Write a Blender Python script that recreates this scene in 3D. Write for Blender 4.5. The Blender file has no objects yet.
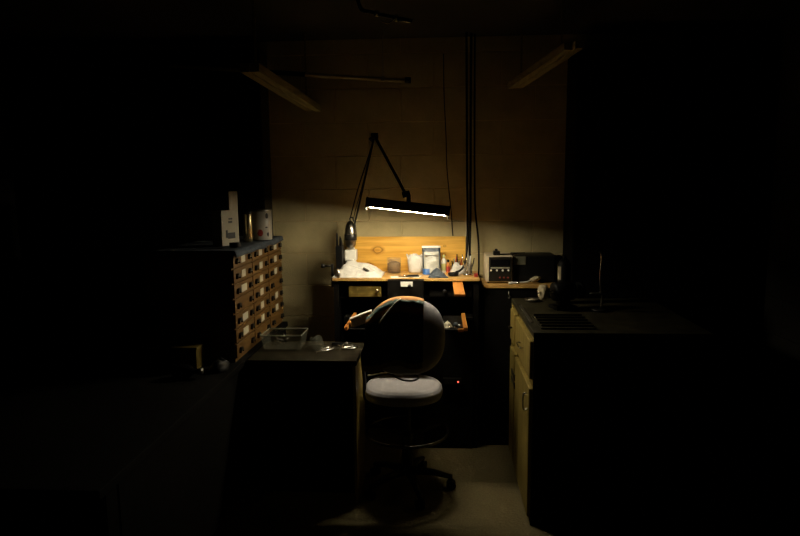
import bpy, math, random
from mathutils import Matrix, Vector, noise
R = math.radians
S = bpy.context.scene
COL = S.collection

# ------------------------------------------------------------------ camera, world, exposure
cam_data = bpy.data.cameras.new('camera'); cam = bpy.data.objects.new('camera', cam_data); COL.objects.link(cam)
cam_data.sensor_width = 36; cam_data.lens = 28; cam_data.clip_start = 0.05
cam.matrix_world = Matrix.Translation((0, 0, 1.6)) @ Matrix.Rotation(R(3.68), 4, 'Z') @ Matrix.Rotation(R(90 - 7.6), 4, 'X') @ Matrix.Rotation(R(-0.5), 4, 'Z')
S.camera = cam
w = bpy.data.worlds.new('world'); S.world = w; w.use_nodes = True
w.node_tree.nodes['Background'].inputs[0].default_value = (0, 0, 0, 1)
w.node_tree.nodes['Background'].inputs[1].default_value = 0
S.view_settings.view_transform = 'Standard'; S.view_settings.look = 'None'
S.view_settings.gamma = 1; S.view_settings.use_curve_mapping = False
S.view_settings.exposure = 0.0
TUBE_STRENGTH = 178.0            # the two fluorescent tubes of the bench lamp, the only light in the room
TUBE_COLOR = (1.0, 0.88, 0.63)

# ------------------------------------------------------------------ mesh builder
class MB:
    def __init__(s): s.v = []; s.f = []; s.uv = {}
    def add(s, vs, fs, m=None):
        n = len(s.v)
        s.v += [tuple(m @ Vector(p)) if m else tuple(p) for p in vs]
        s.f += [tuple(i + n for i in q) for q in fs]
        return s
    def box(s, x0, x1, y0, y1, z0, z1, m=None):
        vs = [(x, y, z) for z in (z0, z1) for y in (y0, y1) for x in (x0, x1)]
        return s.add(vs, [(0, 2, 3, 1), (4, 5, 7, 6), (0, 1, 5, 4), (2, 6, 7, 3), (0, 4, 6, 2), (1, 3, 7, 5)], m)
    def tube(s, pts, r, n=10, cap=True):
        P = [Vector(p) for p in pts]; rs = r if isinstance(r, (list, tuple)) else [r] * len(P)
        t0 = (P[1] - P[0]).normalized(); u = t0.orthogonal().normalized(); vs = []; fs = []
        for i, p in enumerate(P):
            t = ((P[min(i + 1, len(P) - 1)] - P[max(i - 1, 0)])).normalized()
            u = (u - t * u.dot(t)).normalized(); w_ = t.cross(u)
            for k in range(n):
                a = 2 * math.pi * k / n
                vs.append(p + (u * math.cos(a) + w_ * math.sin(a)) * rs[i])
        for i in range(len(P) - 1):
            for k in range(n):
                fs.append((i*n + k, i*n + (k+1) % n, (i+1)*n + (k+1) % n, (i+1)*n + k))
        if cap: fs += [tuple(reversed(range(n))), tuple(range((len(P)-1)*n, len(P)*n))]
        return s.add(vs, fs)
    def lathe(s, prof, c=(0, 0, 0), n=24, m=None, sx=1, sy=1, cap=True):
        vs = []; fs = []
        for r, z in prof:
            for k in range(n):
                a = 2 * math.pi * k / n; vs.append((c[0] + r*math.cos(a)*sx, c[1] + r*math.sin(a)*sy, c[2] + z))
        for i in range(len(prof) - 1):
            for k in range(n): fs.append((i*n + k, i*n + (k+1) % n, (i+1)*n + (k+1) % n, (i+1)*n + k))
        if cap: fs += [tuple(reversed(range(n))), tuple(range((len(prof)-1)*n, len(prof)*n))]
        return s.add(vs, fs, m)
    def prism(s, poly, a0, a1, axis='X', m=None):        # poly in the two other axes, extruded a0..a1
        def P(a, q):
            return {'X': (a, q[0], q[1]), 'Y': (q[0], a, q[1]), 'Z': (q[0], q[1], a)}[axis]
        n = len(poly); vs = [P(a0, q) for q in poly] + [P(a1, q) for q in poly]
        fs = [tuple(range(n)), tuple(reversed(range(n, 2*n)))] + [(k, k + n, (k+1) % n + n, (k+1) % n) for k in range(n)]
        return s.add(vs, fs, m)
    def grid(s, fn, nu, nv):
        n = len(s.v)
        for j in range(nv + 1):
            for i in range(nu + 1):
                s.v.append(tuple(fn(i / nu, j / nv))); s.uv[n + j*(nu+1) + i] = (i / nu, j / nv)
        for j in range(nv):
            for i in range(nu):
                a = n + j*(nu+1) + i; s.f.append((a, a+1, a+nu+2, a+nu+1))
        return s

WORLD = {}
def obj(name, mb, mat, parent=None, bevel=0, smooth=False, solid=0, sub=0, kind=None):
    c = Vector([(min(p[i] for p in mb.v) + max(p[i] for p in mb.v)) / 2 for i in range(3)])
    if not parent: c.z = min(p[2] for p in mb.v)
    me = bpy.data.meshes.new(name); me.from_pydata([Vector(p) - c for p in mb.v], [], mb.f); me.update()
    if mb.uv:
        ul = me.uv_layers.new(name='UVMap')
        for l in me.loops: ul.data[l.index].uv = mb.uv.get(l.vertex_index, (0, 0))
    import bmesh
    if not mb.uv:
        b = bmesh.new(); b.from_mesh(me); bmesh.ops.recalc_face_normals(b, faces=b.faces); b.to_mesh(me); b.free()
    me.materials.append(mat)
    o = bpy.data.objects.new(name, me); COL.objects.link(o)
    if smooth:
        for p in me.polygons: p.use_smooth = True
    if solid:
        m = o.modifiers.new('Solidify', 'SOLIDIFY'); m.thickness = solid; m.offset = 0
    if sub:
        m = o.modifiers.new('Subsurf', 'SUBSURF'); m.levels = sub; m.render_levels = sub
    if bevel:
        m = o.modifiers.new('Bevel', 'BEVEL'); m.width = bevel; m.segments = 2; m.limit_method = 'ANGLE'
    pw = Vector((0, 0, 0))
    if parent: o.parent = parent; pw = WORLD[parent.name]
    o.location = c - pw; WORLD[o.name] = c
    if kind: o['kind'] = kind
    return o
def thing(name, label, cat, loc, group=None):
    o = bpy.data.objects.new(name, None); COL.objects.link(o); o.empty_display_size = .05
    o.location = loc; WORLD[o.name] = Vector(loc)
    return tag(o, label, cat, group)
def tag(o, label, cat, group=None):
    o['label'] = label; o['category'] = cat
    if group: o['group'] = group
    return o
def struct(name, mb, mat, **k): return obj(name, mb, mat, kind='structure', **k)
def box(*a, **k): return MB().box(*a, **k)
def tube(*a, **k): return MB().tube(*a, **k)
def lathe(*a, **k): return MB().lathe(*a, **k)
def about(c, axis, deg): return Matrix.Translation(c) @ Matrix.Rotation(R(deg), 4, axis) @ Matrix.Translation(-Vector(c))
def smoothpath(pts, n=6):
    P = [Vector(p) for p in pts]; out = []
    for i in range(len(P) - 1):
        a, b, c, d = P[max(i-1, 0)], P[i], P[i+1], P[min(i+2, len(P)-1)]
        for k in range(n):
            t = k / n
            out.append(.5*((2*b) + (-a+c)*t + (2*a-5*b+4*c-d)*t*t + (-a+3*b-3*c+d)*t**3))
    return out + [P[-1]]

# ------------------------------------------------------------------ materials
def mat(name, col, rough=.6, metal=0, var=0, scale=8, bump=0, bscale=40, trans=0, spec=.5, stretch=(1, 1, 1), ior=1.45, alpha=1):
    m = bpy.data.materials.new(name); m.use_nodes = True; nt = m.node_tree; N = nt.nodes; L = nt.links
    b = N['Principled BSDF']; b.inputs['Base Color'].default_value = (*col, 1); b.inputs['Roughness'].default_value = rough
    b.inputs['Metallic'].default_value = metal; b.inputs['Transmission Weight'].default_value = trans
    b.inputs['Specular IOR Level'].default_value = spec; b.inputs['IOR'].default_value = ior; b.inputs['Alpha'].default_value = alpha
    if var or bump:
        tc = N.new('ShaderNodeTexCoord'); mp = N.new('ShaderNodeMapping'); mp.inputs['Scale'].default_value = stretch
        L.new(tc.outputs['Object'], mp.inputs[0])
    if var:
        nz = N.new('ShaderNodeTexNoise'); nz.inputs['Scale'].default_value = scale; nz.inputs['Detail'].default_value = 6
        L.new(mp.outputs[0], nz.inputs[0]); mx = N.new('ShaderNodeMix'); mx.data_type = 'RGBA'
        rp = N.new('ShaderNodeMapRange'); rp.inputs[1].default_value = .3; rp.inputs[2].default_value = .7
        L.new(nz.outputs[0], rp.inputs[0]); L.new(rp.outputs[0], mx.inputs[0])
        mx.inputs[6].default_value = (*[c*(1-var) for c in col], 1); mx.inputs[7].default_value = (*[min(1, c*(1+var*.6)) for c in col], 1)
        L.new(mx.outputs[2], b.inputs['Base Color'])
    if bump:
        nb = N.new('ShaderNodeTexNoise'); nb.inputs['Scale'].default_value = bscale; nb.inputs['Detail'].default_value = 4
        L.new(mp.outputs[0], nb.inputs[0]); bp = N.new('ShaderNodeBump'); bp.inputs['Strength'].default_value = bump; bp.inputs['Distance'].default_value = .01
        L.new(nb.outputs[0], bp.inputs['Height']); L.new(bp.outputs[0], b.inputs['Normal'])
    return m
def emit(name, col, st):
    m = bpy.data.materials.new(name); m.use_nodes = True; b = m.node_tree.nodes['Principled BSDF']
    b.inputs['Base Color'].default_value = (*col, 1); b.inputs['Emission Color'].default_value = (*col, 1); b.inputs['Emission Strength'].default_value = st
    return m
def wood(name, c1, c2, rough=.5, scale=1.0, axis='X', knots=()):
    m = bpy.data.materials.new(name); m.use_nodes = True; nt = m.node_tree; N = nt.nodes; L = nt.links
    b = N['Principled BSDF']; b.inputs['Roughness'].default_value = rough; b.inputs['Specular IOR Level'].default_value = .3 if c2[0] > .1 else .1
    tc = N.new('ShaderNodeTexCoord'); mp = N.new('ShaderNodeMapping')
    mp.inputs['Scale'].default_value = {'X': (1, 14, 14), 'Y': (14, 1, 14), 'Z': (14, 14, 1)}[axis]
    L.new(tc.outputs['Object'], mp.inputs[0])
    nz = N.new('ShaderNodeTexNoise'); nz.inputs['Scale'].default_value = 2.2 * scale; nz.inputs['Detail'].default_value = 8; nz.inputs['Distortion'].default_value = 1.2
    L.new(mp.outputs[0], nz.inputs[0])
    cr = N.new('ShaderNodeValToRGB'); cr.color_ramp.elements[0].position = .34; cr.color_ramp.elements[1].position = .66
    cr.color_ramp.elements[0].color = (*c1, 1); cr.color_ramp.elements[1].color = (*c2, 1)
    L.new(nz.outputs[0], cr.inputs[0]); out = cr.outputs[0]
    for kx, kz, kr in knots:                                        # knots: rings round a point of the board
        m2 = N.new('ShaderNodeMapping'); m2.vector_type = 'TEXTURE'; m2.inputs['Location'].default_value = (kx, 0, kz); m2.inputs['Scale'].default_value = (kr*1.5, 10, kr)
        L.new(tc.outputs['Object'], m2.inputs[0])
        ln = N.new('ShaderNodeVectorMath'); ln.operation = 'LENGTH'; L.new(m2.outputs[0], ln.inputs[0])
        ns = N.new('ShaderNodeTexNoise'); ns.inputs['Scale'].default_value = 35; L.new(tc.outputs['Object'], ns.inputs[0])
        ad = N.new('ShaderNodeMath'); ad.operation = 'MULTIPLY_ADD'; ad.inputs[1].default_value = .5; L.new(ns.outputs[0], ad.inputs[0]); L.new(ln.outputs['Value'], ad.inputs[2])
        r2 = N.new('ShaderNodeValToRGB'); e = r2.color_ramp.elements; e[0].position = .25; e[0].color = (.75, .7, .62, 1)
        e[1].position = 1; e[1].color = (1, 1, 1, 1)
        for p_, c_ in ((.5, (.85, .8, .7, 1)), (.62, (.32, .25, .16, 1)), (.74, (.75, .68, .58, 1))):
            q = e.new(p_); q.color = c_
        dv = N.new('ShaderNodeMath'); dv.operation = 'MULTIPLY'; dv.inputs[1].default_value = .55; L.new(ad.outputs[0], dv.inputs[0])
        L.new(dv.outputs[0], r2.inputs[0])
        mx = N.new('ShaderNodeMix'); mx.data_type = 'RGBA'; mx.blend_type = 'MULTIPLY'; mx.inputs[0].default_value = 1
        L.new(out, mx.inputs[6]); L.new(r2.outputs[0], mx.inputs[7]); out = mx.outputs[2]
    L.new(out, b.inputs['Base Color'])
    return m
def block_wall(name, col):
    m = bpy.data.materials.new(name); m.use_nodes = True; nt = m.node_tree; N = nt.nodes; L = nt.links
    b = N['Principled BSDF']; b.inputs['Roughness'].default_value = .75; b.inputs['Specular IOR Level'].default_value = .25
    g = N.new('ShaderNodeNewGeometry'); sp = N.new('ShaderNodeSeparateXYZ'); L.new(g.outputs['Position'], sp.inputs[0])
    ad = N.new('ShaderNodeMath'); ad.operation = 'ADD'; L.new(sp.outputs[0], ad.inputs[0]); L.new(sp.outputs[1], ad.inputs[1])
    cb = N.new('ShaderNodeCombineXYZ'); L.new(ad.outputs[0], cb.inputs[0]); L.new(sp.outputs[2], cb.inputs[1])
    mp = N.new('ShaderNodeMapping'); mp.inputs['Location'].default_value = (BX, BZ, 0); L.new(cb.outputs[0], mp.inputs[0])
    br = N.new('ShaderNodeTexBrick'); br.inputs['Scale'].default_value = 1; br.inputs['Brick Width'].default_value = .417; br.inputs['Row Height'].default_value = .2085
    br.inputs['Mortar Size'].default_value = .0035; br.inputs['Mortar Smooth'].default_value = .6; br.offset = .5
    for i in (1, 2): br.inputs[i].default_value = (1, 1, 1, 1)
    br.inputs[3].default_value = (0, 0, 0, 1); L.new(mp.outputs[0], br.inputs[0])
    nz = N.new('ShaderNodeTexNoise'); nz.inputs['Scale'].default_value = 5; nz.inputs['Detail'].default_value = 8; nz.inputs['Roughness'].default_value = .65; L.new(g.outputs['Position'], nz.inputs[0])
    fn = N.new('ShaderNodeTexNoise'); fn.inputs['Scale'].default_value = 110; fn.inputs['Detail'].default_value = 3; L.new(g.outputs['Position'], fn.inputs[0])
    cr = N.new('ShaderNodeValToRGB'); cr.color_ramp.elements[0].position = .3; cr.color_ramp.elements[1].position = .7
    cr.color_ramp.elements[0].color = (*[c*.8 for c in col], 1); cr.color_ramp.elements[1].color = (*[c*1.12 for c in col], 1); L.new(nz.outputs[0], cr.inputs[0])
    mx = N.new('ShaderNodeMix'); mx.data_type = 'RGBA'; L.new(br.outputs['Fac'], mx.inputs[0]); L.new(cr.outputs[0], mx.inputs[6])
    mx.inputs[7].default_value = (*[c*1.3 for c in col], 1); L.new(mx.outputs[2], b.inputs['Base Color'])
    s1 = N.new('ShaderNodeMath'); s1.operation = 'MULTIPLY'; s1.inputs[1].default_value = -1.0; L.new(br.outputs['Fac'], s1.inputs[0])
    s2 = N.new('ShaderNodeMath'); s2.operation = 'MULTIPLY_ADD'; s2.inputs[1].default_value = .22; L.new(fn.outputs[0], s2.inputs[0]); L.new(s1.outputs[0], s2.inputs[2])
    bp = N.new('ShaderNodeBump'); bp.inputs['Strength'].default_value = 1; bp.inputs['Distance'].default_value = .011
    L.new(s2.outputs[0], bp.inputs['Height']); L.new(bp.outputs[0], b.inputs['Normal'])
    return m
BX, BZ = 0.417*5 - (-0.869 + 4.0), 0.2085*10 - 0.952
BX = -( -0.869 + 4.0) + .417*20 + .2085; BZ = -0.952 + .2085*20

M = {}
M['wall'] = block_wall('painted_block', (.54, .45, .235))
M['wall_in_shade'] = block_wall('shaded_block', (.06, .055, .045))  # same block wall, with the gloom of the unlit sides put into its colour
M['floor'] = mat('concrete_floor', (.16, .13, .055), .85, var=.35, scale=110, bump=.3, bscale=60)
M['ceil'] = mat('dark_ceiling', (.03, .027, .02), .9)
M['beam'] = wood('rough_beam', (.22, .19, .08), (.4, .34, .16), .8, axis='Y')
M['ply'] = wood('knotty_plywood', (.62, .31, .04), (.88, .52, .10), .5, knots=((-.178, .05, .022), (.25, .075, .006), (-.10, -.02, .008), (-.24, -.05, .018), (.05, -.03, .007)))
M['bench_top'] = wood('bench_top_wood', (.5, .27, .07), (.75, .45, .15), .4)
M['orange_wood'] = wood('orange_wood', (.48, .17, .03), (.66, .26, .055), .45, axis='Y')
M['olive_wood'] = wood('olive_panel', (.10, .07, .014), (.18, .125, .026), .5)
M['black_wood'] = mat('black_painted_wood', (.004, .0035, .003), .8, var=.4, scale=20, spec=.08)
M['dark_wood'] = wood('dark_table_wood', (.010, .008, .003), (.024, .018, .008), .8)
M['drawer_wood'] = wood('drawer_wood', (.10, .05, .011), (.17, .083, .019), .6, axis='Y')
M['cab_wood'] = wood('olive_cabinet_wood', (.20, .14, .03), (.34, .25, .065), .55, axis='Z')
M['counter'] = mat('dark_counter', (.035, .03, .016), .7, var=.5, scale=12, spec=.1)
M['black'] = mat('black_plastic', (.005, .005, .005), .5, spec=.2)
M['black_iron'] = mat('black_iron', (.015, .014, .013), .4, metal=.3)
M['rubber'] = mat('black_rubber', (.005, .005, .005), .6, spec=.15)
M['chrome'] = mat('chrome', (.7, .7, .68), .18, metal=1)
M['steel'] = mat('dull_steel', (.42, .4, .36), .35, metal=1, bump=.2, bscale=30)
M['copper'] = mat('dull_pipe', (.3, .24, .14), .45, metal=.7)
M['white'] = mat('white_plastic', (.75, .73, .66), .4)
M['paper'] = mat('white_paper', (.82, .8, .74), .8)
M['cloth'] = mat('white_cloth', (.66, .63, .58), .9, bump=.3, bscale=60)
M['card'] = mat('pale_card', (.6, .55, .42), .8)
M['beige'] = mat('beige_metal', (.62, .52, .36), .5)
M['panel'] = mat('dark_panel', (.014, .012, .009), .5, spec=.2)
M['screen'] = mat('black_screen', (.006, .006, .007), .15)
M['shade'] = mat('dark_lamp_enamel', (.045, .035, .02), .45)
M['shade_in'] = mat('white_reflector', (.8, .78, .7), .5)
M['tube'] = emit('fluorescent_tube', TUBE_COLOR, TUBE_STRENGTH)
M['red'] = emit('red_indicator', (1, .12, .08), 2.2)
M['glass'] = mat('clear_glass', (.5, .45, .35), .05, alpha=.12)
M['plastic_clear'] = mat('clear_plastic', (.2, .2, .15), .12, alpha=.25)
M['plastic_rim'] = mat('plastic_rim', (.4, .4, .3), .2, alpha=.7)
M['brown'] = mat('brown_grains', (.24, .13, .04), .8, var=.8, scale=150)
M['blue'] = mat('blue_plastic', (.03, .12, .38), .4)
M['navy'] = mat('navy_band', (.012, .025, .045), .4)
M['pouch'] = mat('pouch_white', (.40, .39, .34), .35, var=.35, scale=22, bump=.5, bscale=30)
M['greycloth'] = mat('slate_grey_cloth', (.045, .055, .07), .8, bump=.3)
M['bluecloth'] = mat('blue_grey_cloth', (.06, .075, .095), .95, var=.3, scale=25, bump=.4, bscale=80)
M['seat'] = mat('pale_grey_seat', (.36, .345, .37), .75, var=.08, scale=90)
M['green'] = mat('green_label', (.5, .5, .2), .5)
M['redp'] = mat('red_print', (.3, .03, .02), .6)
M['ink'] = mat('dark_print', (.02, .02, .02), .6)
M['felt'] = mat('pale_felt', (.5, .42, .27), .9)
M['tin'] = mat('enamelled_tin', (.5, .48, .42), .3)
M['brass'] = mat('brass_tin', (.62, .52, .3), .25, metal=.9)
M['foil'] = mat('shiny_metal', (.85, .82, .75), .27, metal=1)

# ------------------------------------------------------------------ room shell
struct('floor', box(-2.7, 1.9, -1.2, 4.1, -.1, 0), M['floor'])
struct('wall_back', box(-2.7, 1.9, 4.0, 4.1, 0, 2.5), M['wall'])
struct('wall_left', box(-2.8, -2.7, -1.2, 4.1, 0, 2.5), M['wall_in_shade'])
struct('wall_right', box(1.9, 2.0, -1.2, 4.1, 0, 2.5), M['wall_in_shade'])
struct('wall_front', box(-2.7, 1.9, -1.3, -1.2, 0, 2.5), M['wall_in_shade'])
struct('ceiling', box(-2.7, 1.9, -1.2, 4.1, 2.5, 2.6), M['ceil'])
def plank(a, c, off, w_, th):
    a, c = Vector(a), Vector(c); d = (c - a).normalized(); sd = d.cross(Vector((0, 0, 1))).normalized(); up = sd.cross(d)
    p = [q + sd*(off + e) + up*h for q in (a, c) for e, h in ((0, 0), (w_, 0), (w_, th), (0, th))]
    return p, [(0, 1, 2, 3), (4, 7, 6, 5), (0, 4, 5, 1), (1, 5, 6, 2), (2, 6, 7, 3), (3, 7, 4, 0)]
b = MB(); b.add(*plank((-.87, 2.9, 2.12), (-.79, 3.95, 2.062), -.045, .042, .04)); b.add(*plank((-.87, 2.9, 2.12), (-.79, 3.98, 2.062), .003, .042, .04))
b.box(-.875, -.865, 3.0, 3.01, 2.15, 2.5).box(-.805, -.795, 3.8, 3.81, 2.10, 2.5)
struct('trim_1', b, M['beam'])
b = MB(); b.add(*plank((.64, 3.15, 2.235), (.455, 3.92, 2.172), -.045, .042, .035)); b.add(*plank((.64, 3.10, 2.235), (.455, 3.90, 2.172), .003, .042, .035))
b.box(.60, .61, 3.25, 3.26, 2.25, 2.5).box(.475, .485, 3.82, 3.83, 2.2, 2.5)
struct('trim_2', b, M['beam'])

# ------------------------------------------------------------------ ceiling pipework
t = thing('ceiling_pipe', 'thin horizontal pipe under the ceiling above the bench wall', 'pipe', (-.85, 3.79, 2.26))
obj('pipe', tube([(-1.62, 3.79, 2.325), (-.205, 3.79, 2.21)], .012), mat('tan_pipe', (.5, .42, .25), .5), t, smooth=True)
obj('tape_wrap', tube([(-1.10, 3.79, 2.283), (-.80, 3.79, 2.2585)], .0145), M['rubber'], t, smooth=True)
obj('hanger_strap', MB().box(-.345, -.325, 3.775, 3.805, 2.21, 2.24).box(-.338, -.332, 3.785, 3.795, 2.24, 2.5), M['steel'], t)
obj('end_cap', tube([(-.205, 3.79, 2.2155), (-.17, 3.79, 2.2125)], .018), M['black_iron'], t, smooth=True)
t = thing('pipe_fitting', 'small shiny plumbing fittings on dark pipe at top of picture', 'pipe fitting', (-.19, 2.42, 2.22))
obj('pipe', tube(smoothpath([(-.32, 2.4, 2.50), (-.30, 2.4, 2.27), (-.25, 2.4, 2.235), (-.19, 2.4, 2.22), (-.1, 2.4, 2.20)]), .007), M['black_iron'], t, smooth=True)
obj('coupling', tube([(-.24, 2.4, 2.233), (-.225, 2.4, 2.229)], .012), M['foil'], t, smooth=True)
obj('coupling', tube([(-.165, 2.4, 2.214), (-.155, 2.4, 2.212)], .013), M['foil'], t, smooth=True)
obj('valve_handle', tube([(-.15, 2.39, 2.203), (-.105, 2.385, 2.193)], [.006, .003]), M['foil'], t, smooth=True)
obj('wire_tail', tube(smoothpath([(-.165, 2.4, 2.21), (-.19, 2.38, 2.19), (-.215, 2.38, 2.2)]), .0025), M['foil'], t, smooth=True)
t = thing('added_dark_cabinet', 'added tall black cabinet that darkens the back left corner', 'cabinet', (-2.0, 3.9, 0))  # added to black out the left part of the back wall
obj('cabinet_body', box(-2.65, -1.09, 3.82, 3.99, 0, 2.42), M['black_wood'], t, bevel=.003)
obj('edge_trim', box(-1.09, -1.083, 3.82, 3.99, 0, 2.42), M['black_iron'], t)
t = thing('added_dark_cabinet', 'added tall black cabinet that darkens the back right corner', 'cabinet', (1.35, 3.8, 0))  # added as well, to cut off the lit wall on the right
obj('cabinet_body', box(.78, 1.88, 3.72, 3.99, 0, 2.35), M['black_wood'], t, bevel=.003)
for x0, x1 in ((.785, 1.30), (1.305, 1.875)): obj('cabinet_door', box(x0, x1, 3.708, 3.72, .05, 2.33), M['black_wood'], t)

# ------------------------------------------------------------------ bench lamp
LC = Vector((-.172, 3.38, 1.475))
LM = Matrix.Translation(LC) @ Matrix.Rotation(R(6.6), 4, 'Y') @ Matrix.Rotation(R(-4), 4, 'X')
lamp = thing('bench_lamp', 'long dark hooded fluorescent lamp on a folding arm over the jewellery bench', 'lamp', (-.60, 3.90, 1.05))
hl = .221
outer = [(-.05, -.018), (-.046, .016), (-.026, .034), (.026, .034), (.046, .016), (.05, -.018)]
inner = [(.047, -.018), (.043, .014), (.024, .030), (-.024, .030), (-.043, .014), (-.047, -.018)]
b = MB().prism(outer + inner, -hl, hl, 'X', LM)
obj('lamp_shade', b, M['shade'], lamp)
b = MB().prism([(.0465, -.014), (.0425, .0135), (.0235, .0293), (-.0235, .0293), (-.0425, .0135), (-.0465, -.014), (-.0455, -.014), (-.0415, .0125), (-.023, .0283), (.023, .0283), (.0415, .0125), (.0455, -.014)], -hl + .004, hl - .004, 'X', LM)
obj('reflector', b, M['shade_in'], lamp)
for s_ in (-1, 1):
    b = MB().prism([(-.052, -.034), (-.047, .018), (-.027, .037), (.027, .037), (.047, .018), (.052, -.034)], s_*hl, s_*(hl + .006), 'X', LM)
    obj('end_cap', b, M['shade'], lamp, bevel=.001)
for y in (-.02, .02):
    p0, p1 = LM @ Vector((-hl + .016, y, -.0125)), LM @ Vector((hl - .016, y, -.0125))
    tb = obj('fluorescent_tube', tube([p0, p1], .0062, n=12), M['tube'], lamp, smooth=True)
    for s_ in (-1, 1):
        q0, q1 = LM @ Vector((s_*(hl - .016), y, -.013)), LM @ Vector((s_*(hl - .001), y, -.013))
        obj('tube_holder', tube([q0, q1], .009), M['white'], tb, smooth=True)
head = LM @ Vector((0, 0, .034))
neck = head + Vector((0, .015, .035)); elbow = Vector((-.181, 3.405, 1.545)); apex = Vector((-.39, 3.78, 1.893)); basep = Vector((-.605, 3.90, 1.07))
obj('swivel', tube([head + Vector((0, 0, -.006)), neck, elbow], [.013, .012, .012], n=14), M['black_iron'], lamp, smooth=True)
obj('swivel_knob', MB().tube([elbow + Vector((-.02, -.012, 0)), elbow + Vector((.02, -.012, .01))], .017, n=14), M['black_iron'], lamp, smooth=True)
obj('upper_arm', tube([elbow, apex], .0085), M['black_iron'], lamp, smooth=True)
obj('arm_joint', tube([apex + Vector((-.02, 0, 0)), apex + Vector((.022, 0, 0))], .017, n=14), M['black_iron'], lamp, smooth=True)
obj('joint_knob', tube([apex + Vector((-.03, 0, -.012)), apex + Vector((-.012, 0, -.03))], .009, n=12), M['black_iron'], lamp, smooth=True)
obj('lower_arm', tube([apex, basep], .006), M['black_iron'], lamp, smooth=True)
obj('clamp', MB().box(-.628, -.582, 3.87, 3.93, 1.05, 1.075).tube([(-.605, 3.9, 1.07), (-.605, 3.9, 1.11)], .012), M['black_iron'], lamp, bevel=.002)
obj('lamp_cord', tube(smoothpath([apex + Vector((0, .02, .0)), (-.47, 3.85, 1.62), (-.545, 3.94, 1.40), (-.57, 3.97, 1.25), (-.58, 3.975, 1.06)]), .0025), M['rubber'], lamp, smooth=True)

# ------------------------------------------------------------------ wall cables
tag(obj('wall_wire', tube(smoothpath([(.024, 3.988, 2.4), (.027, 3.985, 2.17), (.040, 3.99, 1.9), (.045, 3.982, 1.72), (.060, 3.99, 1.55), (.072, 3.985, 1.443), (.080, 3.99, 1.33), (.084, 3.985, 1.275)]), .003), M['rubber'], smooth=True), 'thin dark wire running down the block wall to the plywood backboard', 'wire')
tag(obj('wall_conduit', box(.166, .184, 3.984, 4.0, 1.02, 1.6), M['card']), 'pale flat cable cover on the wall beside the right end of backboard', 'cable cover')
tag(obj('hanging_cable', tube(smoothpath([(.160, 3.88, 2.5), (.163, 3.88, 2.17), (.168, 3.88, 1.7), (.172, 3.86, 1.35), (.168, 3.83, 1.2), (.150, 3.80, 1.11), (.125, 3.79, 1.078), (.10, 3.77, 1.071)]), .007), M['rubber'], smooth=True), 'thick black cable hanging from ceiling and curling left to the black dish', 'cable', 'black cables hanging over the bench')
tag(obj('hanging_cable', tube(smoothpath([(.190, 3.91, 2.5), (.189, 3.91, 2.17), (.190, 3.90, 1.7), (.190, 3.88, 1.4), (.186, 3.85, 1.2), (.190, 3.83, 1.1), (.193, 3.83, 1.057)]), .0075), M['rubber'], smooth=True), 'thick black cable hanging straight down behind the glass tool jar', 'cable', 'black cables hanging over the bench')
tag(obj('hanging_cable', tube(smoothpath([(.212, 3.93, 2.5), (.213, 3.93, 2.17), (.216, 3.93, 1.7), (.222, 3.93, 1.45), (.243, 3.93, 1.25), (.247, 3.92, 1.1), (.2455, 3.92, 1.0), (.2455, 3.93, .6)]), .006), M['rubber'], smooth=True), 'rightmost of the three black hanging cables, bowed out right of the bench', 'cable', 'black cables hanging over the bench')

# ------------------------------------------------------------------ jeweller's bench
bn = thing('jewellers_bench', 'dark jewellery workbench with orange wood top, plywood backboard and pull-out trays', 'workbench', (-.2, 3.8, 0))
obj('bench_top', box(-.64, .235, 3.635, 3.965, 1.036, 1.05), M['bench_top'], bn, bevel=.002)
obj('backboard', box(-.60, .165, 3.967, 3.985, 1.0, 1.272), M['ply'], bn, bevel=.001)
obj('back_panel', box(-.61, .205, 3.94, 3.955, 0, 1.036), M['black_wood'], bn)
obj('apron', box(-.60, .20, 3.70, 3.715, .92, 1.036), M['black_wood'], bn)
for x in (-.635, .20):
    obj('side_panel', box(x, x + .03, 3.665, 3.955, .45, 1.036), M['black_wood'], bn)
    for y in (3.65, 3.915):
        obj('leg', box(x, x + .03, y, y + .04, 0, 1.036), M['black_wood'], bn, bevel=.002)
d = obj('centre_drawer', MB().box(-.305, -.093, 3.58, 3.70, .925, 1.049), M['black_wood'], bn, bevel=.003)
obj('label_plate', box(-.227, -.157, 3.574, 3.58, 1.012, 1.041), M['paper'], d)
obj('drawer_knob', lathe([(.004, 0), (.005, .008), (.011, .012), (.009, .018), (.001, .02)], n=12, m=Matrix.Translation((-.175, 3.575, 1.017)) @ Matrix.Rotation(R(90), 4, 'X')), M['black_iron'], d, smooth=True)
d = obj('side_drawer', box(-.545, -.35, 3.66, 3.70, .935, 1.003), M['olive_wood'], bn, bevel=.002)
obj('drawer_knob', lathe([(.004, 0), (.005, .01), (.012, .014), (.010, .022), (.001, .024)], n=12, m=Matrix.Translation((-.372, 3.66, .975)) @ Matrix.Rotation(R(90), 4, 'X')), M['brass'], d, smooth=True)
d = obj('side_drawer', box(-.06, .19, 3.68, 3.70, .935, 1.003), M['black_wood'], bn, bevel=.002)
obj('drawer_knob', lathe([(.004, 0), (.005, .01), (.012, .014), (.010, .022), (.001, .024)], n=12, m=Matrix.Translation((.03, 3.68, .97)) @ Matrix.Rotation(R(90), 4, 'X')), M['black_iron'], d, smooth=True)
obj('armrest_slide', box(.077, .134, 3.23, 3.75, 1.018, 1.030), M['orange_wood'], bn, bevel=.002)
for x0, x1, a, c in ((-.516, -.05, -.516, -.498), (.02, .150, .128, .150)):
    tr = obj('side_tray', MB().box(x0, x1, 3.29, 3.66, .815, .824), M['black_wood'], bn)
    obj('tray_side', box(a, c, 3.27, 3.65, .822, .842), M['orange_wood'], tr, bevel=.002)
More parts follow.
